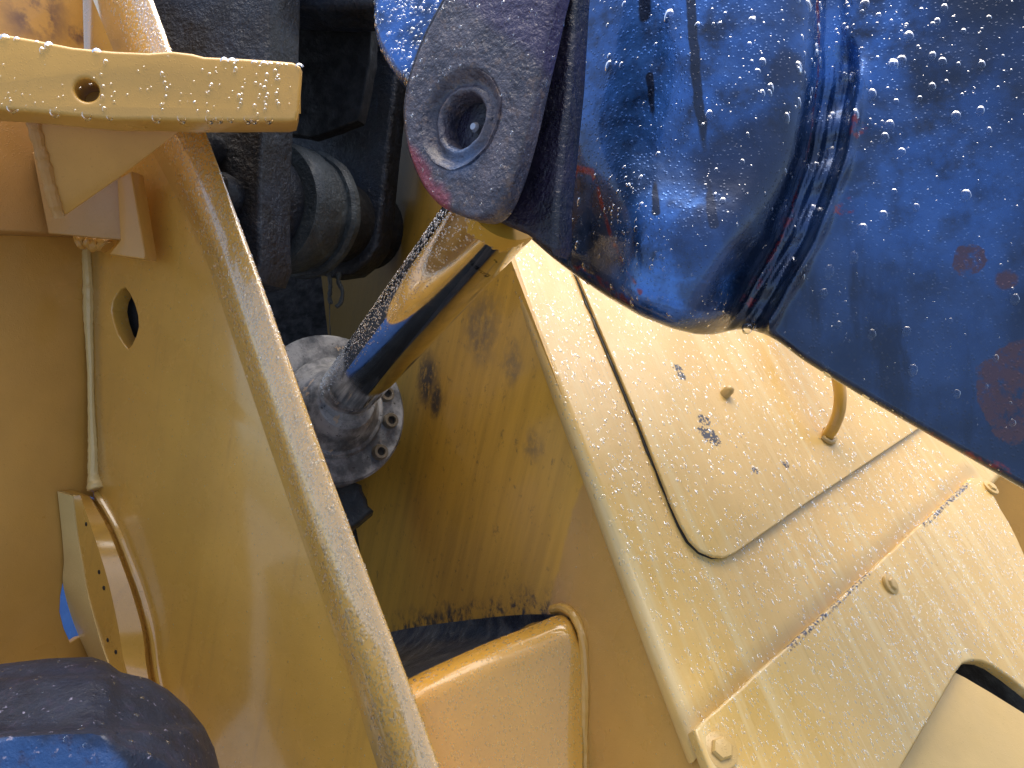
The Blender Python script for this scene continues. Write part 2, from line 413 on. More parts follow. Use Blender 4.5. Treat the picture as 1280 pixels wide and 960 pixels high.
def gland_mat():
    t = NT('greasy_grey_paint')
    c = t.mix(t.rng(t.noise(22, 5, .65), .35, .65), (.075, .085, .10), (.40, .41, .43))
    c = t.mix(t.math('MULTIPLY', t.rng(t.noise(34, 3, .55), .655, .68), .9), c, (.50, .38, .27))
    c = t.mix(t.rng(t.noise(150, 4, .7), .60, .7), c, (.02, .024, .03))
    t.set(c, t.rng(t.noise(40, 4), .3, .7, .28, .5), 0, .3, .15)
    t.bump([(t.noise(70, 5, .6), .5, .003), (t.noise(260, 3), .4, .001)])
    return t.m
def rubber_mat():
    t = NT('scuffed_wet_rubber')
    c = t.mix(t.rng(t.noise(10, 5, .65), .35, .7), (.004, .007, .018), (.010, .018, .042))
    sky_front = t.dot(t.vm('SUBTRACT', t.warped(.02, 20), tuple(U(100, 921, buf_depth(100, 921)))), tuple(FWD))
    c = t.mix(t.math('MULTIPLY', t.rng(sky_front, .004, -.004), .9), c, (.014, .055, .17))  # front face coloured bluer in place of the sky reflected there
    c = t.mix(t.math('MULTIPLY', t.rng(t.noise(60, 5, .7), .52, .66), .5), c, (.02, .015, .035))
    c = t.mix(t.math('MULTIPLY', t.rng(t.noise(110, 3, .6), .66, .73), .9), c, (.20, .19, .27))
    t.set(c, t.rng(t.noise(30, 4), .3, .7, .42, .65), 0, .08, .2, .4)
    t.bump([(t.noise(14, 4), .5, .01), (t.noise(90, 5, .65), .6, .003), (t.rng(t.vor(200), .1, .3, 1., 0.), .3, .0012)])
    return t.m
BLACK = black_mat('black_rough_paint', (.004, .006, .012), (.010, .018, .036), .5, 1.2)
DARK = black_mat('dark_recess_shade', (.001, .0015, .003), (.004, .005, .008), .8)  # near-black that stands in for the shade deep in the recess
GREY = black_mat('grey_grease', (.025, .034, .042), (.06, .075, .085), .6, 1.0)
SKY_BLUE = black_mat('black_part_sky_blue', (.02, .10, .36), (.03, .13, .42), .4, .2)  # blue base colour stands in for sky reflected in a black part
SEAL_AND_SHADE = black_mat('black_seal_and_shade', (.006, .006, .007), (.012, .011, .012), .6, .3)  # rubber seal; also colours the black sheets that stand for shade
def drop_mat():
    t = NT('water'); t.set((1, 1, 1), .12, spec=.14); t.b.inputs['Transmission Weight'].default_value = 1; t.b.inputs['IOR'].default_value = 1.3
    return t.m
WATER = drop_mat()
def film_mat():
    t = NT('water_on_paint'); t.set((1, 1, 1), .28, spec=.06); t.b.inputs['Transmission Weight'].default_value = 1; t.b.inputs['IOR'].default_value = 1.3
    tr = t.n('ShaderNodeBsdfTransparent'); mx = t.n('ShaderNodeMixShader'); mx.inputs[0].default_value = .42
    t.t.links.new(tr.outputs[0], mx.inputs[1]); t.t.links.new(t.b.outputs[0], mx.inputs[2])
    t.t.links.new(mx.outputs[0], t.t.nodes['Material Output'].inputs['Surface'])
    return t.m
WATER_FILM = film_mat()

# ------------------------------------------------------------------ ground under the machine
g = NT('wet_gravel_ground')
g.set(g.mix(g.rng(g.noise(3, 6, .7), .3, .7), (.14, .14, .145), (.25, .245, .245)), .45)
g.bump([(g.noise(40, 5, .7), .6, .02)])
gv = [(-150, -150, 0), (150, -150, 0), (150, 150, 0), (-150, 150, 0)]
gm = mesh(gv, [(0, 1, 2, 3)]); go = obj('ground', gm, g.m); go['kind'] = 'structure'

# ------------------------------------------------------------------ machine frame
frame = thing('machine_frame', 'yellow welded steel frame of the machine with side plate, recess wall and sloping deck', 'machine frame', Vector((-.1, 1.0, .9)))
SIL = [(180, -20), (187, 0), (209, 60), (250, 158), (303, 300), (398, 566), (500, 837), (547, 965), (600, 1105)]
FOLD = [(112, -20), (121, 0), (145, 60), (195, 190), (254, 300), (344, 566), (438, 837), (478, 965), (522, 1105)]
RIDGE = [(143, -20), (151, 0), (173, 60), (216, 170), (266, 300), (360, 566), (453, 837), (497, 965), (546, 1105)]
# side plate with the sighting hole
lp = [(88, -120), (112, -120), (150, 30)] + [(x + 14, y) for x, y in FOLD[3:]] + [(130, 1105), (116, 600), (110, 310), (98, 0)]
hole = [PL.uv(*p) + (0,) for p in [(156, 359), (162, 367), (168, 380), (172, 394), (173, 408), (170, 420), (165, 430), (160, 437), (154, 430), (147, 418), (142, 403), (139, 388), (141, 376), (146, 367), (151, 361)]]
side_plate = obj('side_plate', slab(lp, PL, .026, [hole], .002), OCHRE_L, frame)
# rounded flange along its free edge
def samp(poly, n):
    P = [Vector((x, y, 0)) for x, y in poly]; L = [0]
    for a, b in zip(P, P[1:]): L.append(L[-1] + (b - a).length)
    out = []
    for k in range(n):
        s_ = L[-1] * k / (n - 1); i = max(j for j in range(len(L)) if L[j] <= s_ + 1e-9); i = min(i, len(P) - 2)
        t = (s_ - L[i]) / (L[i + 1] - L[i]); q = P[i].lerp(P[i + 1], t); out.append((q.x, q.y))
    return out
NS = 70
fo, ri, si = samp(FOLD, NS), samp(RIDGE, NS), samp(SIL, NS)
lines = []
def fl(pts, off): return [U(x, y, PL.depth(x, y) - off) for x, y in pts]
base_l = fl([(x - 9, y) for x, y in fo], -.004); fold_l = fl(fo, .004); fold2 = fl([(x + 5, y) for x, y in fo], .011)
ridge_l = fl(ri, .034); sil_l = fl(si, .012)
bk1 = [p + PL.N * -.006 + PL.e1 * .0005 for p in sil_l]; back = [U(x - 4, y, PL.depth(x, y) + .065) for x, y in si]; back2 = [p - PL.N * .075 for p in fold_l]
prof = []
for k in range(NS):
    ctr = [base_l[k], fold_l[k], fold2[k], fold2[k].lerp(ridge_l[k], .35)]
    a, b, c = fold2[k].lerp(ridge_l[k], .42), ridge_l[k], ridge_l[k].lerp(sil_l[k], .62)
    arc = [(a * (1 - t) ** 2 + b * 2 * t * (1 - t) + c * t * t) for t in [i / 9 for i in range(10)]]
    a2, b2, c2 = ridge_l[k].lerp(sil_l[k], .86), sil_l[k], sil_l[k] - PL.N * .006
    arc2 = [(a2 * (1 - t) ** 2 + b2 * 2 * t * (1 - t) + c2 * t * t) for t in [i / 4 for i in range(5)]]
    prof.append(ctr[:3] + arc + arc2 + [back[k], back2[k]])
flange = obj('edge_flange', loft([list(l) for l in zip(*prof)], True), YELLOW_WET, frame, angle=60)
# inner plate, notched where the boss comes through
ap = [(-260, -120), (98, -120), (104, 0), (112, 310), (117, 560), (118, 640), (112, 690), (104, 728), (79, 729), (76, 745), (75, 765), (80, 785), (88, 803), (98, 797), (106, 795), (112, 806), (125, 830), (132, 1105), (-260, 1105)]
inner_plate = obj('inner_plate', slab(ap, PA, .012, (), .002), OCHRE, frame)
wl = [(108, 312), (110, 350), (111, 400), (113, 450), (114, 500), (116, 550), (117, 590), (121, 612)]
wp = catmull([U(x, y, PL.depth(x, y) - .006) for x, y in wl], 10)
weld = obj('weld_bead', tube(wp, lambda t: .0066 + .0016 * math.sin(t * 9) + .006 * sm(.85, 1, t), 10, .09), LIT_EDGE, frame)
obj('weld_bead', tube(catmull([U(x, y, 1.16) for x, y in [(98, 303), (108, 300), (116, 306), (126, 302), (134, 309)]], 6), .011, 10, .16), OCHRE, frame)
# bearing boss standing on the side plate, its left part cut away flat
def bl(pts, d): return catmull([U(x, y, d(x, y)) for x, y in pts], 6)
b0 = bl([(73, 614), (78, 660), (81, 700), (80, 730), (92, 775), (112, 822), (150, 905), (200, 1000)], lambda x, y: PA.depth(x, y) - .003)
b1 = bl([(92, 620), (97, 665), (103, 700), (110, 740), (122, 785), (136, 828), (168, 905), (215, 1000)], lambda x, y: min(PL.depth(x, y) - .062, PA.depth(x, y) - .03))
b2 = bl([(100, 619), (116, 665), (129, 705), (139, 742), (149, 790), (156, 830), (180, 905), (220, 1000)], lambda x, y: PL.depth(x, y) - .060)
b3 = bl([(112, 620), (135, 662), (152, 705), (165, 742), (178, 790), (184, 840), (198, 905), (232, 1000)], lambda x, y: PL.depth(x, y) - .022)
b4 = bl([(116, 622), (142, 662), (158, 705), (171, 742), (184, 790), (190, 840), (204, 905), (238, 1000)], lambda x, y: PL.depth(x, y) + .004)
b5 = [p - PL.N * .02 for p in b0]
boss = obj('bearing_boss', loft([b0, b1, b2, b3, b4, b5], True), OCHRE_L, frame, angle=18)
obj('lit_edge_strip', loft([[p + PL.N * .0015 for p in b0], [p * .5 + q * .5 + PL.N * .003 for p, q in zip(b0, b1)], [p + PL.N * .0015 for p in b1], [p - PL.N * .006 for p in b1], [p - PL.N * .006 for p in b0]], True), LIT_EDGE, boss, angle=60)  # strip coloured paler than the boss for the light on its rim
bf = bl([(128, 612), (150, 655), (172, 705), (186, 742), (198, 790), (206, 840), (222, 905), (250, 1000)], lambda x, y: PL.depth(x, y) - .002)
obj('weld_bead', tube([(p + q * 1) / 2 for p, q in zip(b4, bf)], .0058, 10, .07), OCHRE_L, frame)
fp = lambda x, y: U(x, y, PL.depth(x, y) - .0605)
for (x, y) in ((124, 715), (130, 735), (135, 800), (145, 815), (108, 655)):
    obj('drain_slot', lathe(fp(x, y) - PL.N * .004, PL.N, [(.0032, 0), (.0032, .0046), (.002, .005)], 10), SEAL_AND_SHADE, boss)
obj('hole_shade_sheet', slab([(90, 320), (230, 320), (260, 500), (125, 500)], PL.raised(-.034), .01, (), .001), SEAL_AND_SHADE, frame)  # black sheet added behind the hole for the darkness inside
# mounting bracket: thick horizontal bar, gusset, pad
PB = Plane((.27, -.05, -.96), 200, 100, .84)
top = [(-160, 30), (-60, 34), (0, 41), (40, 48), (90, 58), (140, 63), (185, 65), (215, 63), (240, 66), (255, 70), (300, 72), (345, 75), (366, 77), (375, 81), (378, 88)]
bot = [(374, 138), (371, 150), (362, 152), (300, 152), (240, 152), (190, 150), (140, 150), (80, 144), (40, 140), (0, 137), (-160, 128)]
bk = slab(top + bot, PB, .05, [circle_uv(PB.uv(108, 112), .0115, 24)], .0045, 4)
bracket = obj('mounting_bracket', bk, YELLOW, frame)
shelf_a = [(-160, 36), (0, 48), (140, 70), (220, 77), (290, 82)]
upb = WD(Vector((0, .34, .94))).normalized()
def shelf(off): return [PB.at(x, y) - PB.N * .048 + UPV * off for x, y in shelf_a]
sh0, sh1 = shelf(0), shelf(-.045)
sh2, sh3 = [p + upb * .30 for p in sh1], [p + upb * .30 for p in sh0]
obj('shelf_plate', loft([sh0, sh1, sh2, sh3], True), YELLOW, bracket)
PGU = Plane((.30, -.58, -.76), 130, 200, .92)
gus = obj('gusset_plate', slab([(42, 143), (244, 150), (150, 222), (84, 268), (76, 270), (70, 258)], PGU, .02, (), .002), OCHRE, bracket)
obj('weld_bead', tube(catmull([PGU.at(x, y) for x, y in [(40, 146), (48, 178), (58, 214), (66, 246), (74, 270)]], 8), .007, 10, .12), PADM, bracket)
pad = obj('mounting_pad', slab([(-200, 100), (150, 120), (152, 290), (148, 294), (60, 291), (-200, 283)], PA.raised(.05), .05, (), .003), PADM, frame)
obj('clamp_plate', slab([(146, 224), (164, 214), (181, 318), (180, 324), (136, 318), (150, 300)], Plane((-.25, 0, -.97), 160, 270, 1.09), .025, (), .002), OCHRE, frame)
obj('clamp_plate', slab([(40, 190), (152, 222), (158, 262), (160, 290), (150, 300), (60, 292)], Plane((-.1, -.1, -.97), 140, 270, 1.105), .02, (), .002), PADM, frame)
# recess wall, bulkhead, pocket beam
wpoly = [(430, -260), (560, 90), (636, 318), (690, 460), (756, 640), (830, 836), (880, 962), (930, 1105), (560, 1105), (470, 800), (395, 380), (360, -260)]
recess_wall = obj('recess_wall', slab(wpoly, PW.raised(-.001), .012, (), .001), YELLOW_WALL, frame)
q0, q1 = PW.at(405, 380), PW.at(452, 800)
nb = (q1 - q0).cross(RIGHT).normalized()
bk_m = mesh([q0 + (q0 - q1) * 1.6 + RIGHT * .1, q1 + (q1 - q0) * 1.6 + RIGHT * .1, q1 + (q1 - q0) * 1.6 - RIGHT * 1.6, q0 + (q0 - q1) * 1.6 - RIGHT * 1.6], [(0, 1, 2, 3)])
bm = bmesh.new(); bm.from_mesh(bk_m); e = bmesh.ops.extrude_face_region(bm, geom=bm.faces[:]); bmesh.ops.translate(bm, verts=[v for v in e['geom'] if isinstance(v, bmesh.types.BMVert)], vec=FWD * .02)
bmesh.ops.recalc_face_normals(bm, faces=bm.faces); bm.to_mesh(bk_m); bm.free()
obj('bulkhead', bk_m, DARK, frame)  # closes the recess; its near-black colour stands for shade
rp = [W3((x, y, d)) for x, y, d in ((-1.2, .82, 1.24), (-.12, .82, 1.24), (-.16, 1.2, 2.3), (-1.2, 1.2, 2.3))]
rp2 = [p + Vector((0, 0, .03)) for p in rp]
obj('sun_block_plate', mesh(rp + rp2, [(0, 1, 2, 3), (4, 5, 6, 7), (0, 1, 5, 4), (1, 2, 6, 5), (2, 3, 7, 6), (3, 0, 4, 7)]), DARK, frame)  # unseen plate added overhead to keep the sun out of the recess
# pocket beam: rounded top edge, front face, inner shelf
xs = [(722, 0), (700, 1), (660, 2), (600, 3), (540, 4), (500, 5), (440, 6), (380, 7)]
def beam_line(pts): return catmull([U(*p) for p in pts], 6)
bmf = [[(718, 1105, .86), (716, 960, .915), (712, 850, .965), (710, 812, .985)]]
cross = []
for x in (728, 722, 712, 695, 665, 620, 570, 520, 470):
    yt = interp(x, [(360, 925), (420, 898), (470, 872), (505, 852), (560, 826), (620, 800), (660, 785), (690, 772), (706, 768), (716, 776), (728, 800)])
    ye = interp(x, [(360, 850), (470, 825), (505, 815), (560, 800), (620, 783), (690, 771), (728, 800)])
    d = interp(x, [(360, .93), (505, .94), (700, .985), (728, .99)])
    corner = interp(x, [(690, 30), (728, 4)]) if x > 690 else 30
    P0 = U(x, yt + 330, d - .06); P1 = U(x, yt + 95, d - .008); P2 = U(x, yt + corner + 20, d); P3 = U(x, yt + corner * .3, d + .004); P4 = U(x, yt + 2, d + .02)
    back_d = interp(x, [(360, 1.75), (480, 1.56), (600, 1.26), (690, 1.06), (728, 1.02)])
    P5 = U(x, yt - 1, d + .05); P6 = U(x, ye - 4, back_d)
    l = [P0, P1] + [P2 * (1 - t) ** 2 + P3 * 2 * t * (1 - t) + P5 * t * t for t in [i / 10 for i in range(11)]]
    cross.append(l)
cl = [catmull(c, 4) for c in zip(*cross)]
beam = obj('pocket_beam', loft(cl), yellow('yellow_paint_beam', base=(.66, .35, .055), rough=.24, wet=(.6, .08, 1.6)), frame, angle=50)
shelf_l = []
for i, x in enumerate((735, 722, 712, 695, 665, 620, 570, 520, 470, 420, 360)):
    pass
def dirt_shelf():
    fr = cl[-1]; n = len(fr)
    bkp = catmull([PW.at(x, y) + PW.N * .004 for x, y in [(715, 772), (700, 768), (660, 768), (620, 771), (570, 777), (520, 784), (490, 790), (472, 794), (455, 800)]], 5)
    idx = [bkp[int(round(i * (len(bkp) - 1) / (n - 1)))] for i in range(n)]
    L = []
    for j in range(9):
        t = j / 8
        L.append([a.lerp(b, t) + Vector((0, 0, -.03 * math.sin(math.pi * t) * min(1, i / 12))) for i, (a, b) in enumerate(zip(fr, idx))])
    return loft(L)
def wetdirt():
    t = NT('wet_grime')
    t.set(t.mix(t.rng(t.noise(26, 5, .7), .4, .62), (.012, .018, .035), (.07, .075, .085)), .35, 0, .3, .1)
    t.bump([(t.noise(60, 5, .7), .9, .006)]); return t.m
obj('grime_shelf', dirt_shelf(), wetdirt(), frame, angle=60)
obj('weld_bead', tube(catmull([U(x, y, PW.depth(x, y) - .003) for x, y in [(690, 762), (704, 760), (716, 768), (724, 782), (729, 800), (731, 840), (731, 880), (730, 920), (730, 970), (732, 1105)]], 8), .0062, 10, .09), YELLOW, frame)
# sloping deck with a rounded free edge
deck_out = [(480, -90), (560, 95), (633, 308), (690, 464), (756, 640), (830, 836), (874, 948), (1225, 628), (1300, 540), (1310, 200), (1050, -60)]
deck = obj('sloping_deck', slab(deck_out, PR, .028, (), .012, 6), YELLOW_DECK, frame)
obj('rear_panel', slab([(1150, 500), (1600, 500), (1600, 1105), (1150, 1105)], Plane((-.1, .2, -.97), 1265, 650, 1.9), .02), yellow('yellow_paint_rear', base=(.58, .29, .03)), frame)
obj('inner_guard', slab([(-40, 560), (200, 560), (200, 960), (-40, 960)], Plane((0, .45, -.9), 90, 760, 1.40), .02), SKY_BLUE, frame)

# ------------------------------------------------------------------ access cover on the deck
cover = thing('access_cover', 'large yellow access cover with a rounded corner, chipped spots and a curved handle', 'access cover', PR.at(900, 600))
def jitter(pts, amp, step=14):
    out = []
    for (a, b), (c, d) in zip(pts, pts[1:] + pts[:1]):
        n = max(1, int(math.hypot(c - a, d - b) / step))
        for k in range(n): out.append((a + (c - a) * k / n + random.uniform(-amp, amp), b + (d - b) * k / n + random.uniform(-amp, amp)))
    return out
co = [(610, 78), (725, 350), (800, 528), (840, 630), (852, 656), (863, 675), (876, 688), (892, 695), (906, 696), (920, 690), (1000, 634), (1140, 541), (1320, 420), (1290, 170), (1000, 0)]
obj('panel', slab(co, cov, .0055, (), .0018, 3), YELLOW_COVER, cover)
obj('seal', slab(jitter([(608, 84), (721, 352), (796, 530), (836, 632), (848, 659), (859, 678), (873, 692), (891, 699), (905, 695), (918, 686), (998, 631), (1138, 538), (1318, 417), (1292, 170), (1000, -2)], 1.0), PR.raised(.0026), .0024, (), .0006, 1), SEAL_AND_SHADE, cover)
def hexbolt(px, py, pl, r, parent, tilt=(0, 0)):
    o = pl.at(px, py); d = (pl.N + pl.e1 * tilt[0] + pl.e2 * tilt[1]).normalized()
    b = obj('bolt', lathe(o - d * .002, d, [(r * 1.02, 0), (r * 1.02, r * .75), (r * .85, r * 1.0), (r * .4, r * 1.05)], 6), BOLTM, parent, angle=20)
    obj('washer', lathe(o - d * .001, d, [(r * 1.6, 0), (r * 1.6, .0035), (r * 1.3, .0045)], 20), BOLTM, b)
    return b
obj('stud', lathe(cov.at(906, 493) - cov.N * .002, (cov.N + cov.e1 * .3).normalized(), [(.0085, 0), (.008, .012), (.0055, .016), (.003, .018)], 10, .04), BOLTM, cover)
hf = cov.at(1033, 546); hu = (cov.at(962, 385) - hf)
hp = [hf - cov.N * .002, hf + cov.N * .02 + hu * .02, hf + cov.N * .045 + hu * .09, hf + cov.N * .062 + hu * .22, hf + cov.N * .07 + hu * .45, hf + cov.N * .062 + hu * .75, hf + cov.N * .03 + hu * .97, hf + hu]
hd = obj('handle', tube(catmull(hp, 8), .0095, 14), yellow('yellow_paint_handle', base=(.60, .32, .04)), cover)
obj('weld_bead', tube([hf + cov.N * .003 + (cov.e1 * math.cos(a) + cov.e2 * math.sin(a)) * .012 for a in [i * .3 - 3.4 for i in range(16)]], .004, 8, .1), BOLTM, hd)

# ------------------------------------------------------------------ lower cover, bolted over the foot of the deck
lower = thing('bolted_cover', 'lower yellow cover plate with hex bolts and a chipped upper edge', 'cover plate', PR.at(1080, 830))
lo = [(868, 912), (1000, 793), (1120, 684), (1214, 597), (1224, 598), (1236, 607), (1262, 655), (1300, 730), (1460, 1040), (1420, 1105), (944, 1105), (905, 1004)]
cut = [low.uv(*p) + (0,) for p in [(1197, 838), (1204, 829), (1214, 825), (1228, 826), (1242, 832), (1262, 846), (1290, 868), (1330, 910), (1340, 960), (1300, 1060), (1075, 1060), (1128, 956)]]
lp_o = obj('panel', slab(jitter(lo, .7, 18), low, .016, [cut], .0032, 4), YELLOW_LOWER, lower)
flp = Plane((.34, .60, -.72), 1195, 845, PR.depth(1195, 845) - .004)
obj('flap', slab([(1194, 840), (1206, 846), (1240, 866), (1285, 894), (1330, 925), (1330, 1080), (1050, 1080), (1126, 956)], flp, .008, (), .002), yellow('yellow_paint_flap', base=(.66, .43, .13), micro=.2, rough=.35), lower, label='smooth pale flap in the cut-out of the cover')
for (x, y, r, tl) in ((1113, 731, .0085, (.1, -.2)), (900, 938, .0115, (-.2, .1)), (1238, 610, .0085, (.1, .1))): hexbolt(x, y, low, r, lower, tl)
obj('opening_shade_sheet', slab([(1100, 760), (1400, 760), (1400, 1105), (1000, 1105)], PR.raised(-.05), .01), SEAL_AND_SHADE, lower)  # black sheet added under the cut-out in place of shade

# ------------------------------------------------------------------ hydraulic cylinder
A0, A1 = U(437, 487, 1.30), U(603, 284, .83)
AX = (A1 - A0).normalized(); ROD_R = .0455
def ROD(px, py):                                    # point of the rod's visible side under a measured position
    o = EYE; d = (U(px, py, 1) - EYE).normalized()
    w = o - A0; b = d - AX * d.dot(AX); c0 = w - AX * w.dot(AX)
    a_, b_, c_ = b.dot(b), 2 * b.dot(c0), c0.dot(c0) - ROD_R ** 2
    disc = max(0, b_ * b_ - 4 * a_ * c_); return o + d * ((-b_ - math.sqrt(disc)) / (2 * a_))
cyl = thing('hydraulic_cylinder', 'hydraulic cylinder with a shiny chromed rod and a bolted grey gland', 'hydraulic cylinder', A0)
L = (A1 - A0).length
rod = obj('rod', lathe(A0 - AX * .12, AX, [(ROD_R, k * (L + .18) / 20) for k in range(21)], 64), chrome_mat(A0, A1, ROD_R), cyl)
GC = U(417, 510, 1.37); GAX = (AX + WD(Vector((.12, -.05, 0)))).normalized()
GM = gland_mat()
gland = obj('gland_flange', lathe(GC, GAX, [(.085, -.06), (.130, -.058), (.132, -.052), (.132, -.004), (.128, 0), (.09, .001), (.02, .001)], 72), GM, cyl)
obj('gland_collar', lathe(GC, GAX, [(.088, -.001), (.088, .008), (.084, .012), (.078, .013), (.066, .03), (.057, .055), (.050, .062), (.044, .062)], 56, .006), GREY2 if False else GM, cyl)
obj('barrel', lathe(GC, GAX, [(.088, -.9), (.088, -.055)], 48), DARK, cyl)
gu, gv_, _ = frame_of(GAX)
def socket_bolt(px, py):
    n = Vector(GAX); d = (U(px, py, 1) - EYE); t = (GC - EYE).dot(n) / d.dot(n); p = EYE + d * t
    b = obj('bolt', lathe(p - n * .002, n, [(.0135, 0), (.0135, .014), (.012, .0165), (.0075, .0165), (.0072, .008), (.002, .008)], 20), BOLTG, cyl)
    obj('socket', lathe(p + n * .0062, n, [(.0074, 0), (.0074, .0024), (.004, .0025)], 6), SEAL_AND_SHADE, b, angle=20)
BOLTG = black_mat('oiled_bolt_steel', (.10, .085, .06), (.22, .19, .15), .35, .4)
for x, y in ((486, 527), (473, 566), (481, 494)): socket_bolt(x, y)
pb = Plane((.2, .3, -.93), 440, 625, 1.40)
obj('port_block', slab(jitter([(400, 590), (436, 598), (452, 606), (458, 622), (466, 640), (450, 652), (430, 668), (395, 660)], 2.2, 7), pb, .07, (), .008), GREY, cyl)

# ------------------------------------------------------------------ black linkage in the recess
link = thing('linkage', 'black cast linkage with two link plates and a greasy bushing behind the flange', 'linkage', U(380, 200, 1.3))
P1 = Plane((-.30, .02, -.95), 300, 200, 1.19)
obj('link_plate', slab([(120, -160), (338, -160), (337, 0), (335, 60), (328, 140), (325, 200), (324, 280), (326, 330), (318, 352), (300, 356), (270, 300), (200, 180), (120, 0)], P1, .085, (), .007, 4), BLACK, link)
P2 = Plane((-.30, .02, -.95), 430, 200, 1.55)
obj('void_shade_sheet', slab(jitter([(350, -60), (474, -60), (466, 40), (458, 110), (446, 150), (420, 160), (390, 170), (356, 168)], 2, 16), Plane((-.3, 0, -.95), 420, 80, 1.45), .03, (), .004), DARK, link)  # black sheet put across the hollow, standing in for its shade
obj('link_plate', slab([(340, -200), (520, -200), (505, 0), (494, 110), (484, 200), (478, 262), (472, 308), (460, 326), (440, 342), (412, 346), (380, 338), (350, 250)], P2, .06, (), .010, 4), BLACK, link)
bax = WD(Vector((.45, .02, .89))).normalized(); bc = U(332, 256, 1.38)
obj('bushing', lathe(bc, bax, [(.06, -.05), (.080, -.05), (.086, -.045), (.086, .0), (.083, .004)], 56, .004), BLACK, link)
obj('bushing', lathe(bc, bax, [(.06, .003), (.110, .003), (.114, .010), (.114, .062), (.110, .070)], 56, .004), GREY, link)
obj('bushing', lathe(bc, bax, [(.06, .069), (.104, .069), (.106, .074), (.106, .095), (.104, .098)], 56, .006), GREY, link)
obj('seal_ring', lathe(bc, bax, [(.09, .090), (.113, .091), (.118, .098), (.118, .110), (.112, .117)], 56, .010), GREY, link)
obj('cross_tube', lathe(bc, bax, [(.08, .14), (.08, .3)], 32), DARK, link)
for (x, y, r) in ((258, 182, .021), (279, 243, .030)):
    obj('pin_head', lathe(U(x, y, 1.185), (P1.N + UPV * .1).normalized(), [(r, -.03), (r, .012), (r * .85, .022), (r * .4, .027)], 28), BLACK, link)
for pts in ([(411, 342), (413, 356), (412, 372), (414, 380)], [(424, 340), (423, 352), (428, 364), (426, 378), (420, 384)], [(412, 380), (412, 400), (413, 420)]):
    obj('grease_strand', tube(catmull([U(x, y, 1.50) for x, y in pts], 6), lambda t: .0042 if pts[0][1] < 370 else .0009, 8, .2), GREY, link)
ct0 = U(300, -14, 1.2)
obj('cross_bar', slab([(330, -120), (480, -120), (474, 4), (460, 9), (400, 11), (330, 8)], Plane((-.3, 0, -.95), 420, 0, 1.32), .10, (), .01), BLACK, link)

# ------------------------------------------------------------------ lift arm
PE = Plane((-.30, .16, -.94), 510, 45, .98)
PG = Plane((-.58, .05, -.81), 600, 150, .70)
YB = [(560, 240), (640, 280), (655, 291), (690, 322), (720, 345), (760, 372), (800, 395), (840, 411), (870, 418), (892, 419), (910, 414), (930, 411), (955, 417), (975, 428), (1000, 448), (1040, 473), (1120, 520), (1200, 566), (1280, 612), (1560, 772)]
XC = [(-300, 1046), (0, 1030), (100, 1028), (200, 1010), (300, 972), (400, 915), (430, 890)]
PARM = Plane((-.34, .08, -.94), 1000, 200, .80)
def smooth_interp(x, pts): return (interp(x - 8, pts) + interp(x, pts) * 2 + interp(x + 8, pts)) / 4
def arm_depth(px, py):
    yb = smooth_interp(px, YB); tb = max(0, yb - py); xc = smooth_interp(py, XC)
    xl = 700 + max(0, py - 120) * .05
    plate = PARM.depth(px, py)
    s_ = (px - xl) / (xc - xl)
    lobe = 0
    if 0 < s_ < 1: lobe = (1 - abs(2 * s_ - 1) ** 2.3) ** .55
    d = lerp(plate + .0 * (1 - sm(640, 760, px)), plate - .055, lobe * (.55 + .45 * sm(20, 160, tb)) if s_ < 1 else 0)
    # lower end of the lobe swells out into a lip that faces the sky
    lip = sm(215, 55, tb) if False else (1 - sm(45, 230, tb))
    inl = sm(735, 800, px) * (1 - sm(xc - 70, xc - 5, px))
    d -= .032 * lip * inl
    # groove and weld where the lobe meets the flat plate
    q = px - (xc + 14)
    fade = sm(40, 120, py)
    d += .026 * math.exp(-(q / 20) ** 2) * (.35 + .65 * fade) - .010 * math.exp(-((q - 34) / 9) ** 2) * fade - .007 * math.exp(-((q + 2) / 6) ** 2) * fade + .012 * math.exp(-((q - 20) / 7) ** 2) * fade
    d += .003 * math.sin(py * .11 + px * .03) * math.exp(-((q - 15) / 26) ** 2) * fade
    # edge rolls back
    r = 30 if px < 960 else 12
    if tb < r:
        x = (r - tb) / r; d += (1 - math.sqrt(max(0, 1 - x * x))) * r * .0011
    return d
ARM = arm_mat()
arm = thing('lift_arm', 'dark blue lift arm, wet and glossy, with a cast pin boss', 'lift arm', U(900, 200, .8))
xs = list(np.arange(600, 1100, 2.6)) + list(np.arange(1100, 1570, 6.0)); rows = []
NR = 230
for i in range(NR + 1):
    t = i / NR; rows.append([U(x, lerp(-260, smooth_interp(x, YB), 1 - (1 - t) ** 1.25), arm_depth(x, lerp(-260, smooth_interp(x, YB), 1 - (1 - t) ** 1.25))) for x in xs])
bx = [U(x, smooth_interp(x, YB) - 4, arm_depth(x, smooth_interp(x, YB)) + .03) for x in xs]
bx2 = [U(x, smooth_interp(x, YB) - 30, arm_depth(x, smooth_interp(x, YB)) + .12) for x in xs]
bx3 = [U(x, -260, 1.0) for x in xs]
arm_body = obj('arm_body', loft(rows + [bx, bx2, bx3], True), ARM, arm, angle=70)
LUGM = lug_mat()
lug_o = [(640, -200), (585, -60), (552, 0), (528, 46), (511, 92), (504, 125), (503, 150), (507, 182), (517, 213), (531, 239), (548, 257), (568, 267), (588, 273), (604, 273), (618, 263), (630, 241), (642, 208), (653, 168), (663, 125), (672, 85), (682, 42), (691, 0), (706, -60), (730, -200)]
lug_s = [(p.x, p.y) for p in catmull([(x, y, 0) for x, y in lug_o], 4, True)]
hc = PG.uv(574, 148)
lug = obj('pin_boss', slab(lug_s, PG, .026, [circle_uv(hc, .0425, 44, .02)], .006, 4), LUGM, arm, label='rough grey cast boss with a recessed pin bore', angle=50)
ho = PG.at(574, 148)
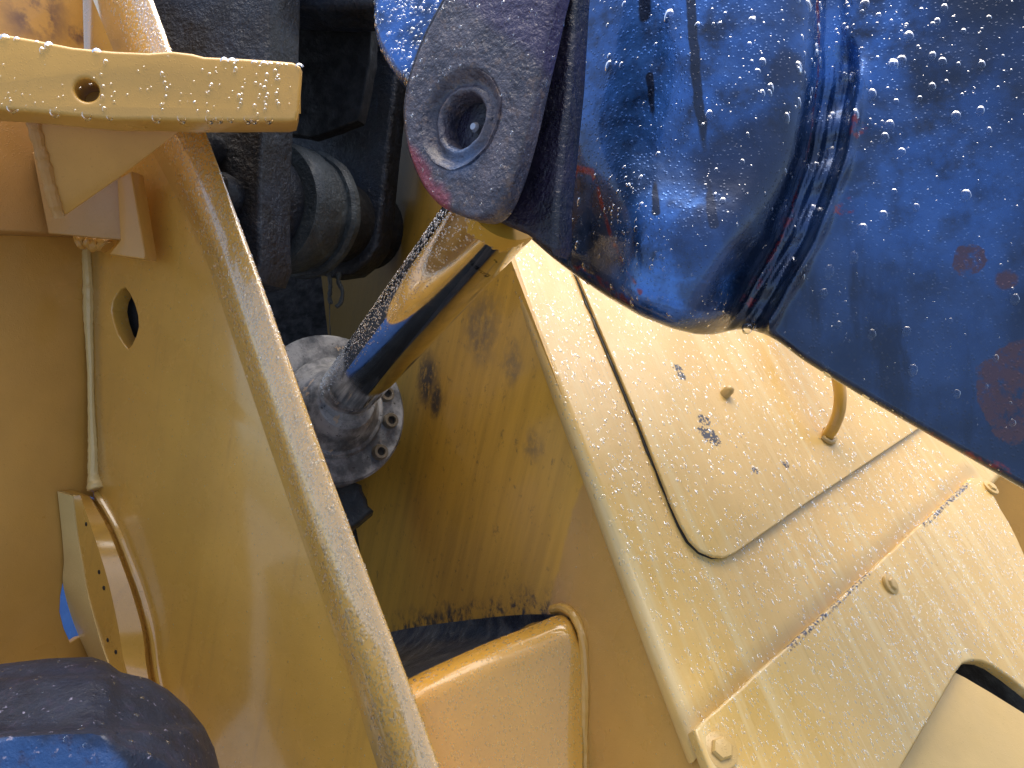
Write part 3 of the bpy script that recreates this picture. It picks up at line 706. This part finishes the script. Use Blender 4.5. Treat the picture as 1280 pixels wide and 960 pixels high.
inner = obj('pin_bore', lathe(ho, PG.N, [(.046, -.004), (.0445, .0008), (.042, -.0005), (.039, -.005), (.035, -.008), (.032, -.0072), (.0295, -.004), (.027, -.004), (.0245, -.008), (.0235, -.02), (.023, -.06), (.0005, -.06)], 72, .018, False), LUGM, lug, angle=60)
nip = obj('grease_nipple', lathe(ho - PG.N * .022 + PG.e1 * .0105 - PG.e2 * .004, PG.N, [(.0055, -.025), (.0055, 0), (.0040, .003), (.0040, .008), (.0048, .011), (.003, .014)], 14), NT('nipple').m, lug)
tn = nip.data.materials[0]; tn.node_tree.nodes['Principled BSDF'].inputs['Metallic'].default_value = .8; tn.node_tree.nodes['Principled BSDF'].inputs['Base Color'].default_value = (.35, .36, .4, 1); tn.node_tree.nodes['Principled BSDF'].inputs['Roughness'].default_value = .3
def off(pts, dx, dy): return [(x + dx, y + dy) for x, y in pts]
DKP = black_mat('dark_purple_paint', (.004, .004, .012), (.016, .012, .032), .3, .8)
obj('boss_step', slab(off(lug_s, 0, -2), PG.raised(-.026), .010, (), .003, 3), DKP, arm)
obj('boss_step', slab(off(lug_s, 4, 0), PG.raised(-.034), .020, (), .006, 4), DKP, arm)
obj('boss_step', slab([(600, 255), (612, 272), (630, 281), (656, 292), (690, 318), (696, 306), (696, 262), (702, 200), (712, 100), (718, 0), (728, -160), (650, -200), (620, 150)], PG.raised(-.050), .03, (), .006, 4), DKP, arm)
rear = [(455, -160), (462, 0), (463, 30), (468, 52), (480, 75), (496, 98), (506, 110), (560, 118), (600, 60), (610, -160)]
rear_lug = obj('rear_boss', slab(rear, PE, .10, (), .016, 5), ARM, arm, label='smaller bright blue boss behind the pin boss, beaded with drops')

# ------------------------------------------------------------------ rubber buffer in the lower left corner
YT = [(-400, 834), (0, 830), (60, 823), (115, 821), (135, 828), (150, 840), (185, 848), (210, 862), (235, 884), (255, 908), (268, 935), (275, 962), (283, 1010), (287, 1100)]
def buf_depth(px, py):
    yt = interp(px, YT); t = py - yt
    d = .78 - .0011 * min(t, 95) - .0002 * max(0, t - 95) + .00055 * max(0, 30 - t)
    step = 848 - .03 * px
    d -= .03 * sm(step - 2.5, step + 2.5, py) * (1 - sm(130, 200, px)) * .6
    d -= .034 * sm(step + 64, step + 72, py)
    d += max(0, px - 150) ** 2 * .0000035
    if t < 14: d += .03 * (1 - math.sqrt(max(0, 1 - ((14 - t) / 14) ** 2)))
    return d
bx_x = list(np.arange(-300, 288, 4.0)); rows = []
for i in range(70):
    t = i / 69; rows.append([U(x, lerp(interp(x, YT), 1180, t ** 1.3), buf_depth(x, lerp(interp(x, YT), 1180, t ** 1.3))) for x in bx_x])
rows = [[U(x, 1180, .9) for x in bx_x], [U(x, interp(x, YT) + 8, .9) for x in bx_x]] + rows
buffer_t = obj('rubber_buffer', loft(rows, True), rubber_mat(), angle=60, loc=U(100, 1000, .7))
buffer_t['label'] = 'rounded blue-black rubber buffer, wet and scuffed, in front of the yellow boss'; buffer_t['category'] = 'rubber buffer'

# ------------------------------------------------------------------ water drops
def tri_samples(o, n, dens=None):
    me = o.data; base = world_base(o)
    me.calc_loop_triangles()
    co_ = np.empty(len(me.vertices) * 3); me.vertices.foreach_get('co', co_); co_ = co_.reshape(-1, 3) + np.array(base)
    tr = np.empty(len(me.loop_triangles) * 3, dtype=np.int32); me.loop_triangles.foreach_get('vertices', tr); tr = tr.reshape(-1, 3)
    a, b, c = co_[tr[:, 0]], co_[tr[:, 1]], co_[tr[:, 2]]
    cr_ = np.cross(b - a, c - a); ar = np.linalg.norm(cr_, axis=1); nn = cr_ / np.maximum(ar, 1e-12)[:, None]
    idx = rng.choice(len(tr), n, p=ar / ar.sum()); u, v = rng.random(n), rng.random(n)
    f = u + v > 1; u[f], v[f] = 1 - u[f], 1 - v[f]
    return a[idx] + (b - a)[idx] * u[:, None] + (c - a)[idx] * v[:, None], nn[idx]
E_, R_, U_, F_ = (np.array(v) for v in (EYE, RIGHT, UPV, FWD))
def to_px(p):
    q = p - E_; d = q @ F_; return 640 + FX * (q @ R_) / d, 480 - FX * (q @ U_) / d, d
def inpoly(x, y, poly):
    r = np.zeros(len(x), bool); m = len(poly)
    for i in range(m):
        (x1, y1), (x2, y2) = poly[i], poly[(i + 1) % m]
        if y1 == y2: continue
        r ^= ((y1 > y) != (y2 > y)) & (x < (x2 - x1) * (y - y1) / (y2 - y1) + x1)
    return r
def drops(name_label, o, n, rmin, rmax, run=None, elong=(1, 1.2), poly=None, facing=.15, power=3, flat=.37, keep=None, extra=None, seg=8, mat=None):
    if o is not None:
        P, N = tri_samples(o, n)
        view = E_ - P; view /= np.linalg.norm(view, axis=1)[:, None]
        x, y, d = to_px(P)
        ok = ((N * view).sum(1) > facing) & (x > -60) & (x < 1340) & (y > -60) & (y < 1020)
        if poly: ok &= inpoly(x, y, poly)
        if keep is not None: ok &= keep(x, y)
        P, N = P[ok], N[ok]
        rad = rmin + (rmax - rmin) * rng.random(len(P)) ** power
    else: P, N, rad = np.zeros((0, 3)), np.zeros((0, 3)), np.zeros(0)
    el = rng.uniform(*elong, len(P))
    if extra:
        P = np.vstack([P] + [np.array(e[0])[None] for e in extra]); N = np.vstack([N] + [np.array(e[1])[None] for e in extra])
        rad = np.append(rad, [e[2] for e in extra]); el = np.append(el, [e[3] for e in extra])
    r0 = np.array(run if run is not None else G_DOWN)
    T = r0[None] - N * (N @ r0)[:, None]; T /= np.maximum(np.linalg.norm(T, axis=1), 1e-6)[:, None]
    S = np.cross(N, T)
    m = len(P); rings = ((1, -.03), (.86, .38), (.52, .76)); k = seg
    V = np.empty((m, 3 * k + 1, 3)); ang = np.arange(k) * 2 * np.pi / k
    h = rad * flat * rng.uniform(.8, 1.15, m)
    for i, (rr, hh) in enumerate(rings):
        for j, a in enumerate(ang):
            w = rad * rr * (1 + (rng.random(m) - .5) * .12)
            V[:, i * k + j] = P + S * (w * np.cos(a))[:, None] + T * (w * el * np.sin(a) * (1.12 if np.sin(a) > 0 else .95))[:, None] + N * (h * hh)[:, None]
    V[:, 3 * k] = P + N * h[:, None]
    F = []
    for i in range(2):
        for j in range(k): F.append((i * k + j, i * k + (j + 1) % k, (i + 1) * k + (j + 1) % k, (i + 1) * k + j))
    F4 = np.array(F); F3 = np.array([(2 * k + j, 2 * k + (j + 1) % k, 3 * k) for j in range(k)])
    offs = np.arange(m)[:, None, None] * (3 * k + 1)
    A4 = (F4[None] + offs).reshape(-1, 4); A3 = (F3[None] + offs).reshape(-1, 3)
    me = bpy.data.meshes.new('water_drops'); V = V.reshape(-1, 3)
    ctr = V.mean(0); V = V - ctr
    me.vertices.add(len(V)); me.vertices.foreach_set('co', V.ravel())
    nl = A4.size + A3.size; me.loops.add(nl); me.loops.foreach_set('vertex_index', np.concatenate([A4.ravel(), A3.ravel()]).astype(np.int32))
    npol = len(A4) + len(A3); me.polygons.add(npol)
    st = np.concatenate([np.arange(len(A4)) * 4, A4.size + np.arange(len(A3)) * 3]).astype(np.int32)
    me.polygons.foreach_set('loop_start', st)
    me.polygons.foreach_set('use_smooth', np.ones(npol, bool)); me.update(calc_edges=True); me.validate()
    me.materials.append(mat or WATER_FILM)
    ob = bpy.data.objects.new('water_drops', me); col.objects.link(ob); ob.location = ctr
    ob['kind'] = 'stuff'; ob['label'] = name_label; ob['category'] = 'water drops'
    return m
tot = 0
tot += drops('rain drops beaded on the sloping deck beside its pale edge', deck, 130000, .0007, .0026, DECK_RUN, (1.0, 1.9), facing=.1, power=2.2,
      poly=[(600, 250), (725, 350), (905, 700), (1140, 541), (1225, 600), (870, 912), (890, 960), (850, 900)])
tot += drops('rain drops beaded on the large access cover', bpy.data.objects['panel'], 44000, .0008, .0026, DECK_RUN, (1.0, 1.9), facing=.1, power=2.2)
tot += drops('rain drops beaded on the lower bolted cover', lp_o, 10000, .0007, .0019, DECK_RUN, (1.0, 1.9), facing=.1, power=2.4)
tot += drops('rain drops beaded along the rounded edge flange', flange, 44000, .0008, .0026, None, (1.0, 1.3), facing=.03, power=2.4, flat=.5, keep=lambda x, y: x > np.interp(y, [p[1] for p in RIDGE], [p[0] for p in RIDGE]) - 20 + rng.random(len(x)) * 30)
tot += drops('fine mist drops on the yellow side plate', side_plate, 9000, .0005, .0013, None, (1.0, 1.5), facing=.05, power=2.5, keep=lambda x, y: rng.random(len(x)) < .12 + .6 * np.exp(-np.abs(x - np.interp(y, [p[1] for p in FOLD], [p[0] for p in FOLD])) / 45))
# bracket: beads hanging below, standing on top, running in lines
ex = []
pf = PB.raised(.0005)
for (x0, y0, y1, nn_) in ((262, 95, 138, 5), (300, 112, 138, 6), (322, 85, 142, 8), (333, 95, 138, 7), (345, 88, 132, 7), (130, 80, 138, 5), (205, 95, 138, 6), (350, 84, 96, 2), (292, 80, 90, 2), (56, 60, 66, 2), (245, 130, 140, 2)):
    for j in range(nn_): ex.append((pf.at(x0 + random.uniform(-4, 4), lerp(y0, y1, j / max(1, nn_ - 1)) + random.uniform(-3, 3)), PB.N, random.uniform(.0010, .0026), random.uniform(1.1, 1.7)))
for _ in range(70): ex.append((pf.at(random.uniform(0, 370), random.uniform(80, 140)), PB.N, random.uniform(.0006, .0014), 1.2))
for x in (14, 68, 108, 137, 195, 227, 262, 274, 288, 310, 318, 336): ex.append((pf.at(x, interp(x, [(0, 135), (40, 139), (150, 148), (370, 150)])) , (PB.N * .5 - Vector((0, 0, 1)) * .5).normalized(), random.uniform(.003, .0052), 1.25))
for x in (5, 20, 45, 60, 120, 210, 280, 290, 296, 318, 330, 338, 352, 358, 374): ex.append((pf.at(x, interp(x, [(0, 45), (140, 66), (250, 72), (378, 82)])) - PB.N * .003, (PB.N * .25 + Vector((0, 0, 1))).normalized(), random.uniform(.0025, .0058), 1.0))
tot += drops('rain drops running down and hanging from the mounting bracket', None, 0, 0, 0, extra=ex, flat=.75, seg=12, mat=WATER)
tot += drops('rain drops spread over the lift arm', arm_body, 14000, .0008, .0052, None, (1.0, 1.6), facing=.12, power=5, seg=10, mat=WATER, keep=lambda x, y: rng.random(len(x)) < np.clip(.18 + .9 * np.exp(-((x - 1080) / 170) ** 2 - ((y - 60) / 130) ** 2) + .35 * np.exp(-((x - 1050) / 90) ** 2 - ((y - 420) / 90) ** 2), 0, 1))
tot += drops('small beads crowded on the lower lip of the lift arm', arm_body, 26000, .0006, .0026, None, (1.0, 1.2), facing=.1, power=4, mat=WATER, poly=[(740, 215), (800, 225), (850, 320), (915, 370), (905, 400), (850, 405), (790, 375)])
tot += drops('rain drops crowded on the rear boss', rear_lug, 4500, .0012, .0034, None, (1, 1.25), facing=.1, power=1.6)
tot += drops('tiny beads on the upper side of the chromed rod', rod, 14000, .0006, .0012, None, (1, 1.2), facing=.03, power=1.5, flat=.7, mat=WATER, keep=lambda x, y: ((x - 437) * .776 + (y - 487) * .63 < -20 + 16 * (rng.random(len(x)) - .7) + (487 - y) * .12) & (y > 262))
tot += drops('rain drops on the pocket beam', beam, 3000, .0006, .0024, None, (1, 1.4), facing=.1, power=3)
tot += drops('sparse rain drops on the recess wall', recess_wall, 6000, .0005, .0015, None, (1, 1.4), facing=.05, power=3, poly=[(710, 650), (760, 660), (880, 960), (735, 960), (735, 800)])
tot += drops('rain drops on the rubber buffer', buffer_t, 900, .0008, .0026, None, (1, 1.2), facing=.1, power=3)
tot += drops('beads on the pin boss', lug, 500, .0008, .0024, None, (1, 1.3), facing=.3, power=2.5)
hang = [(U(893, 421, arm_depth(893, 412) + .006), -Vector((0, 0, 1)), .0052, 1.0), (U(874, 419, arm_depth(874, 410) + .004), -Vector((0, 0, 1)), .004, 1.0), (U(934, 410, arm_depth(934, 400) - .002), (PG.N).normalized(), .006, 1.0)]
drops('large drop hanging below the lift arm', None, 0, 0, 0, extra=hang, flat=1.2, seg=14, mat=WATER)
print('drops', tot)
